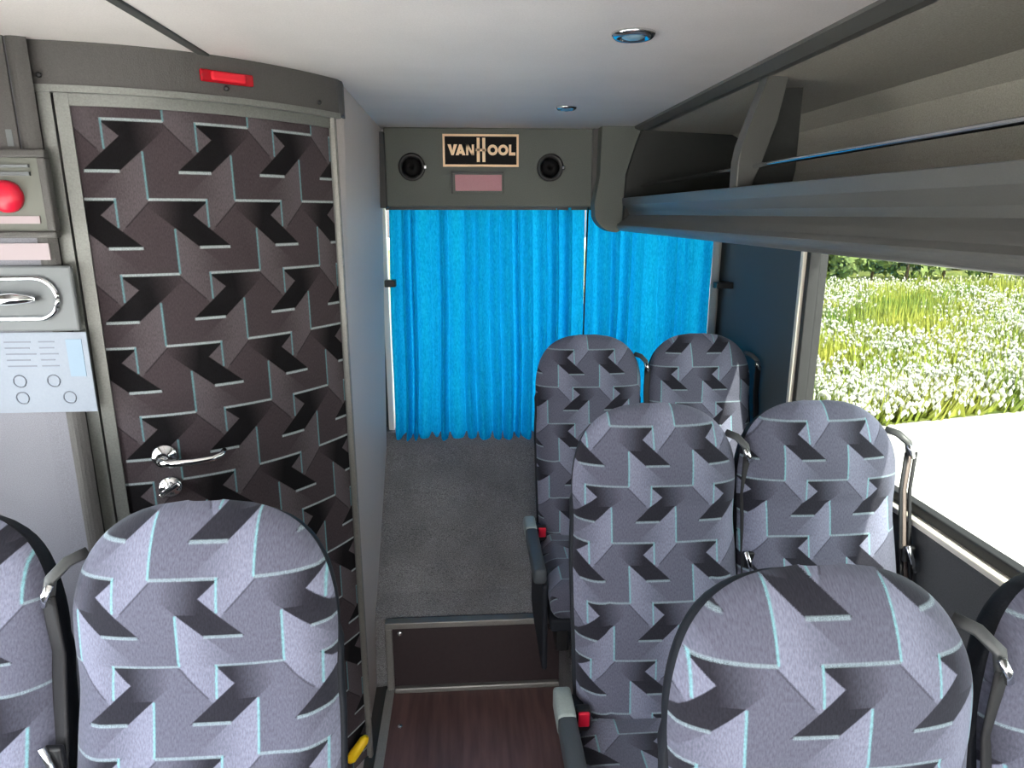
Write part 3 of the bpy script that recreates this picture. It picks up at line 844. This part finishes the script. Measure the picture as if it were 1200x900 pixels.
def shell_mesh():
    bm = bmesh.new()
    nu, nv, top = 20, 36, ZT - 0.012
    def sheet(depth, ext):
        rows = []
        for z in zrows(0.47, top - 0.0003, nv):
            w = half_w(z, top, 0.220 + ext + 0.004 * (1 if z < 1.15 else -1))
            t = max(0.0, (z - (top - 0.20)) / 0.20)
            g = max(0.0, 1 - t ** 3.5) ** 0.5
            row = []
            for i in range(nu + 1):
                u = -1 + 2 * i / nu
                u = math.sin(u * math.pi / 2)
                row.append(bm.verts.new((u * w, spine(z) + 0.004 + depth * (0.35 * g + 0.65 * g * max(0.0, 1 - abs(u) ** 4) ** 0.5), z)))
            rows.append(row)
        return rows
    A = sheet(0.0, 0.006); B = sheet(0.085, 0.006)
    for j in range(nv):
        for i in range(nu):
            bm.faces.new((A[j][i], A[j][i + 1], A[j + 1][i + 1], A[j + 1][i]))
            bm.faces.new((B[j][i + 1], B[j][i], B[j + 1][i], B[j + 1][i + 1]))
        bm.faces.new((B[j][0], A[j][0], A[j + 1][0], B[j + 1][0]))
        bm.faces.new((A[j][nu], B[j][nu], B[j + 1][nu], A[j + 1][nu]))
    for i in range(nu):
        bm.faces.new((B[0][i], B[0][i + 1], A[0][i + 1], A[0][i]))
        bm.faces.new((A[nv][i], A[nv][i + 1], B[nv][i + 1], B[nv][i]))
    return fin(bm, 'back_shell')
SHELL = shell_mesh()
def cushion_mesh(ox):
    bm = bmesh.new()
    yb = spine(0.6) - 0.03
    add_box(bm, -0.219, 0.219, yb - 0.45, yb, 0.45, 0.585, 0.045, 4)
    bmesh.ops.subdivide_edges(bm, edges=[e for e in bm.edges if e.calc_length() > 0.2], cuts=5, use_grid_fill=True)
    uvl = bm.loops.layers.uv.new('UVMap')
    for v in bm.verts:
        if v.co.z > 0.55:
            v.co.z += 0.018 * (1 - (v.co.x / 0.228) ** 2) * (1 - ((v.co.y - yb + 0.225) / 0.26) ** 2) + 0.010 * math.exp(-((abs(v.co.x) - 0.17) / 0.03) ** 2)
    for f in bm.faces:
        for l in f.loops:
            l[uvl].uv = (l.vert.co.x - ox, l.vert.co.y + l.vert.co.z)
    return fin(bm, 'seat_cushion'), yb

def seat(cx, cy, label, ox, oz, belt=1, arm=0, double=False, dz=0.0):
    """cx, cy: top of the backrest in plan; belt: side of the shoulder belt; arm: side of the armrest"""
    root = empty('coach_seat', (cx, cy - 0.25, POD))
    tag(root, label, 'seat', 'patterned coach seats')
    Rt = Matrix.Translation((cx, cy, 0))
    inv = Matrix.Translation(root.location).inverted()
    def put(o):
        o.matrix_parent_inverse = inv; o.location = (cx, cy, dz); return o
    put(link('backrest', backrest_mesh(ox, oz), M_FABRIC, root, True))
    put(link('back_shell', SHELL, M_SHELL, root, True))
    me, yb = cushion_mesh(ox)
    put(link('seat_cushion', me, M_FABRIC, root, True))
    put(box('seat_pan', -0.22, 0.22, yb - 0.43, yb + 0.05, 0.40, 0.455, M_SHELL, root, 0.012))
    put(box('side_bracket', -0.21, -0.18, yb - 0.30, yb + 0.02, 0.36, 0.41, M_BLACK, root, 0.004))
    put(box('side_bracket', 0.18, 0.21, yb - 0.30, yb + 0.02, 0.36, 0.41, M_BLACK, root, 0.004))
    for lx in (-0.15, 0.15):
        put(box('leg', lx - 0.025, lx + 0.025, yb - 0.26, yb - 0.16, POD, 0.405, M_BLACK, root, 0.006))
    s = belt
    # shoulder guide, strap, tongue
    gx, gz = s * 0.226, 1.272
    gy = spine(gz) - 0.02
    g_ = put(tube('belt_guide', [(gx - s * 0.026, gy + 0.038, gz + 0.040), (gx - s * 0.006, gy + 0.012, gz + 0.036), (gx + s * 0.010, gy - 0.012, gz + 0.018), (gx + s * 0.018, gy - 0.014, gz - 0.016)],
                  None, M_GUIDE, root, 10, flat=(0.0095, 0.006, (0, -1, 0.3))))
    tube('guide_clip', [(gx + s * 0.004, gy - 0.024, gz + 0.014), (gx + s * 0.012, gy - 0.030, gz - 0.002), (gx + s * 0.020, gy - 0.027, gz - 0.022)], None, M_CHROME, g_, 10, flat=(0.006, 0.004, (0, -1, 0.3)))
    def strap_pts(dx, dy, zs):
        return [(gx + s * (0.018 + dx), gy - 0.014 + dy, gz - 0.010)] + [(s * (0.246 + dx), spine(z) - 0.014 + dy, z) for z in zs]
    ZS = (1.15, 1.0, 0.85, 0.72, 0.66, 0.61)
    if not double:
        put(tube('belt_strap', strap_pts(0, 0, ZS), None, M_STRAP, root, 8, flat=(0.015, 0.0035, (s * 0.35, -0.93, 0))))
    else:
        put(tube('belt_strap', strap_pts(-0.010, 0, ZS[:5]), None, M_STRAP, root, 8, flat=(0.006, 0.003, (s * 0.35, -0.93, 0))))
        put(tube('belt_strap', strap_pts(0.004, 0.004, ZS[:4]), None, M_PALESTRAP, root, 8, flat=(0.008, 0.002, (s * 0.35, -0.93, 0))))
        put(tube('belt_strap', strap_pts(0.016, 0, ZS), None, M_STRAP, root, 8, flat=(0.006, 0.003, (s * 0.35, -0.93, 0))))
    tz = 0.965
    tg = put(box('belt_tongue', s * 0.246 - 0.016, s * 0.246 + 0.016, spine(tz) - 0.034, spine(tz) - 0.020, tz, tz + 0.045, M_BLACK, root, 0.004))
    tube('tongue_loop', [(s * 0.246 - 0.012, spine(tz) - 0.036, tz + 0.05), (s * 0.246 + 0.002, spine(tz) - 0.042, tz + 0.012), (s * 0.246 + 0.014, spine(tz) - 0.040, tz - 0.028)], None, M_CHROME, tg, 8, flat=(0.006, 0.004, (0, -1, 0)))
    # red buckle beside the cushion on the other side
    bx = -s * 0.212
    b_ = put(box('buckle', bx - 0.020, bx + 0.020, yb - 0.055, yb - 0.025, 0.575, 0.640, M_BLACK, root, 0.006))
    box('buckle_button', bx - 0.015, bx + 0.015, yb - 0.064, yb - 0.054, 0.598, 0.640, M_RED, b_, 0.004)
    if arm:
        ax = arm * 0.258
        a_ = put(box('armrest', ax - 0.024, ax + 0.024, yb - 0.42, yb - 0.02, 0.590, 0.650, M_ARM, root, 0.014, 3))
        box('armrest_cap', ax - 0.025, ax + 0.023, yb - 0.085, yb + 0.03, 0.590, 0.655, M_ARMCAP_LIT, a_, 0.010, 3)
        put(box('armrest_mount', arm * 0.222 - 0.02, arm * 0.222 + 0.02, yb - 0.02, yb + 0.04, 0.46, 0.62, M_SHELL, root, 0.006))
        put(box('side_skirt', arm * 0.236 - 0.010, arm * 0.236 + 0.010, yb - 0.40, yb + 0.03, POD + 0.02, 0.575, M_SHELL, root, 0.008))
    return root
XA, XW = 0.504, 0.968        # aisle and window seats, right
seat(XA - 0.008, 0.86, 'frontmost aisle seat on the right, large in the foreground', -0.132, 1.443, 1, 0, dz=0.008)
seat(XW - 0.01, 0.86, 'seat cut by the bottom right corner of the picture, below the side window', -0.03, 1.33, 1, 0)
seat(XA - 0.008, 1.75, 'second row right aisle seat with grey armrest and red buckle beside aisle', -0.127, 1.347, 1, -1)
seat(XW - 0.022, 1.75, 'second row window seat partly in sunlight beside the side window', 0.012, 1.352, 1, 0, True)
seat(XA, 2.82, 'rearmost aisle seat in front of the blue curtains, beside the carpeted slope', -0.178, 1.342, 1, -1)
seat(XW + 0.01, 2.82, 'rearmost seat in the corner beside the dark side panel', -0.047, 1.27, 1, 0)
seat(-0.460, 1.14, 'large left aisle seat in front of the patterned toilet door', -0.072, 1.293, -1, 0, dz=0.012)
seat(-0.935, 1.14, 'seat at the left picture edge in front of the white sticker', 0.02, 1.25, -1, 0, dz=0.012)

# ------------------------------------------------------------------ outside
GZ = -1.15
def ground(name, pts, z, mat):
    bm = bmesh.new(); bm.faces.new([bm.verts.new((x, y, z)) for x, y in pts])
    return link(name, fin(bm, name), mat)
M_ROAD = plain('pale_gravel', srgb(206, 204, 198), 0.9, noise=0.15, nscale=30, var=0.08, vscale=0.5)
M_SOIL = leaf_mat('meadow_ground', srgb(74, 92, 26), srgb(128, 134, 62), 1.6)
tag(ground('ground', [(-80, -60), (80, -60), (80, 90), (-80, 90)], GZ, M_ROAD), kind='structure')
# meadow beyond the road: edge line measured on the ground
ME = [(-6, 6.6), (5.5, 9.1), (8.2, 9.7), (40, 16.5), (75, 60), (-10, 60)]
tag(ground('meadow_floor', ME, GZ + 0.02, M_SOIL), kind='structure')
M_GRASS = leaf_mat('meadow_grass', srgb(80, 106, 16), srgb(154, 156, 60), 0.6)
M_FLOWER = plain('white_flower', srgb(176, 178, 168), 0.8)
rng = np.random.default_rng(5)
def meadow():
    n = 22000
    y = 7.5 + (rng.random(n) ** 1.4) * 19.5
    x = -1 + rng.random(n) * (8 + y * 0.95)
    yb = np.interp(x, [-6, 5.5, 8.2, 40], [6.6, 9.1, 9.7, 16.5])
    y = np.maximum(y, yb + 0.2 + rng.random(n) * 0.5)
    V, F = [], []
    FV, FF = [], []
    patch = np.sin(x * 1.1 + 2.0 * np.sin(y * 0.45 + 0.6)) + 0.8 * np.sin(x * 0.47 - y * 0.62 + 1.0) + rng.normal(size=n) * 0.5
    for i in range(n):
        big = 0.28 + 0.34 * rng.random() + 0.12 * max(0, patch[i])
        for b in range(6):
            a = rng.random() * 6.283; w = 0.018 + 0.026 * rng.random()
            dx, dy = math.cos(a), math.sin(a)
            r = rng.random() * 0.25
            bx, by = x[i] + dx * r, y[i] + dy * r
            k = len(V)
            V += [(bx - dy * w, by + dx * w, GZ), (bx + dy * w, by - dx * w, GZ), (bx + dx * 0.3 * rng.random(), by + dy * 0.3 * rng.random(), GZ + big * (0.6 + 0.5 * rng.random()))]
            F.append((k, k + 1, k + 2))
        if patch[i] < 0.45 and rng.random() < 0.5:
            for q in range(4):
                cx, cy = x[i] + rng.normal() * 0.3, y[i] + rng.normal() * 0.3
                cz = GZ + big * (0.55 + 0.5 * rng.random()); rr = 0.012 + 0.032 * rng.random()
                k = len(FV)
                for t in range(6):
                    FV.append((cx + rr * math.cos(t * 1.047), cy + rr * math.sin(t * 1.047), cz))
                FV.append((cx, cy, cz + 0.05)); FV.append((cx, cy, cz - 0.05))
                for t in range(6):
                    FF.append((k + t, k + (t + 1) % 6, k + 6)); FF.append((k + (t + 1) % 6, k + t, k + 7))
    me = bpy.data.meshes.new('meadow_grass'); me.from_pydata(V, [], F)
    g = link('meadow_grass', me, M_GRASS); tag(g, 'tall yellow green meadow grass beyond the road outside the window', 'grass', kind='stuff')
    me = bpy.data.meshes.new('meadow_flowers'); me.from_pydata(FV, [], FF)
    g = link('meadow_flowers', me, M_FLOWER); tag(g, 'white wild flowers scattered over the meadow outside the window', 'flowers', kind='stuff')
meadow()
M_TREE = leaf_mat('tree_leaves', srgb(34, 56, 44), srgb(82, 106, 64), 1.0)
M_BUSH = leaf_mat('bush_leaves', srgb(66, 92, 34), srgb(132, 146, 84), 1.2)
M_BARK = plain('bark', srgb(92, 78, 62), 0.9, noise=0.3, nscale=20)
def tree(x, y, h, r, mat, label, name='tree', cat='tree', group='trees beyond the meadow', base=0.15, n=1500, leaf=0.20):
    root = empty(name, (x, y, GZ)); tag(root, label, cat, group)
    V, F = [], []
    cl = [(rng.normal() * 0.4 * r, rng.normal() * 0.4 * r, h * (base + (1 - base) * (0.25 + 0.6 * rng.random())), r * (0.4 + 0.3 * rng.random())) for _ in range(9)]
    for i in range(n):
        cx, cy, cz, cr = cl[i % 9]
        d = rng.normal(size=3); d /= np.linalg.norm(d); q = cr * (0.75 + 0.3 * rng.random())
        p = np.array((cx, cy, cz)) + d * q * np.array((1, 1, 0.85))
        p[2] = max(p[2], 0.1)
        a = rng.normal(size=3); a /= np.linalg.norm(a); b = np.cross(a, d); b /= max(1e-6, np.linalg.norm(b))
        s = leaf * (0.6 + 0.8 * rng.random()); k = len(V)
        V += [tuple(p - a * s), tuple(p + b * s * 0.6), tuple(p + a * s), tuple(p - b * s * 0.6)]
        F.append((k, k + 1, k + 2, k + 3))
    me = bpy.data.meshes.new('foliage'); me.from_pydata(V, [], F)
    f_ = link('foliage', me, mat, root); f_['kind'] = 'stuff'
    tube('trunk', [(0, 0, 0), (0.05, 0, h * 0.4), (0, 0.05, h * 0.75)], [0.14 * r / 2, 0.10 * r / 2, 0.04], M_BARK, root, 8)
WORD = ['first', 'second', 'third', 'fourth', 'fifth', 'sixth', 'seventh', 'eighth', 'ninth']
for i in range(9):
    tree(13.5 + 3.3 * i, 36 + rng.normal() * 0.5, 7.0 + rng.random() * 1.5, 2.7 + 0.5 * rng.random(), M_TREE,
         WORD[i] + ' dark green tree from the window pillar in the far tree line', n=3600, base=0.0, leaf=0.3)
for i in range(9):
    tree(12.0 + 2.0 * i, 30.0 + rng.normal() * 0.5, 1.9 + rng.random() * 1.0, 1.0 + rng.random() * 0.3, M_BUSH,
         WORD[i] + ' pale green bush from the window pillar at the meadow edge', 'bush', 'bush', 'bushes at the far edge of the meadow', 0.0, 1000, 0.16)
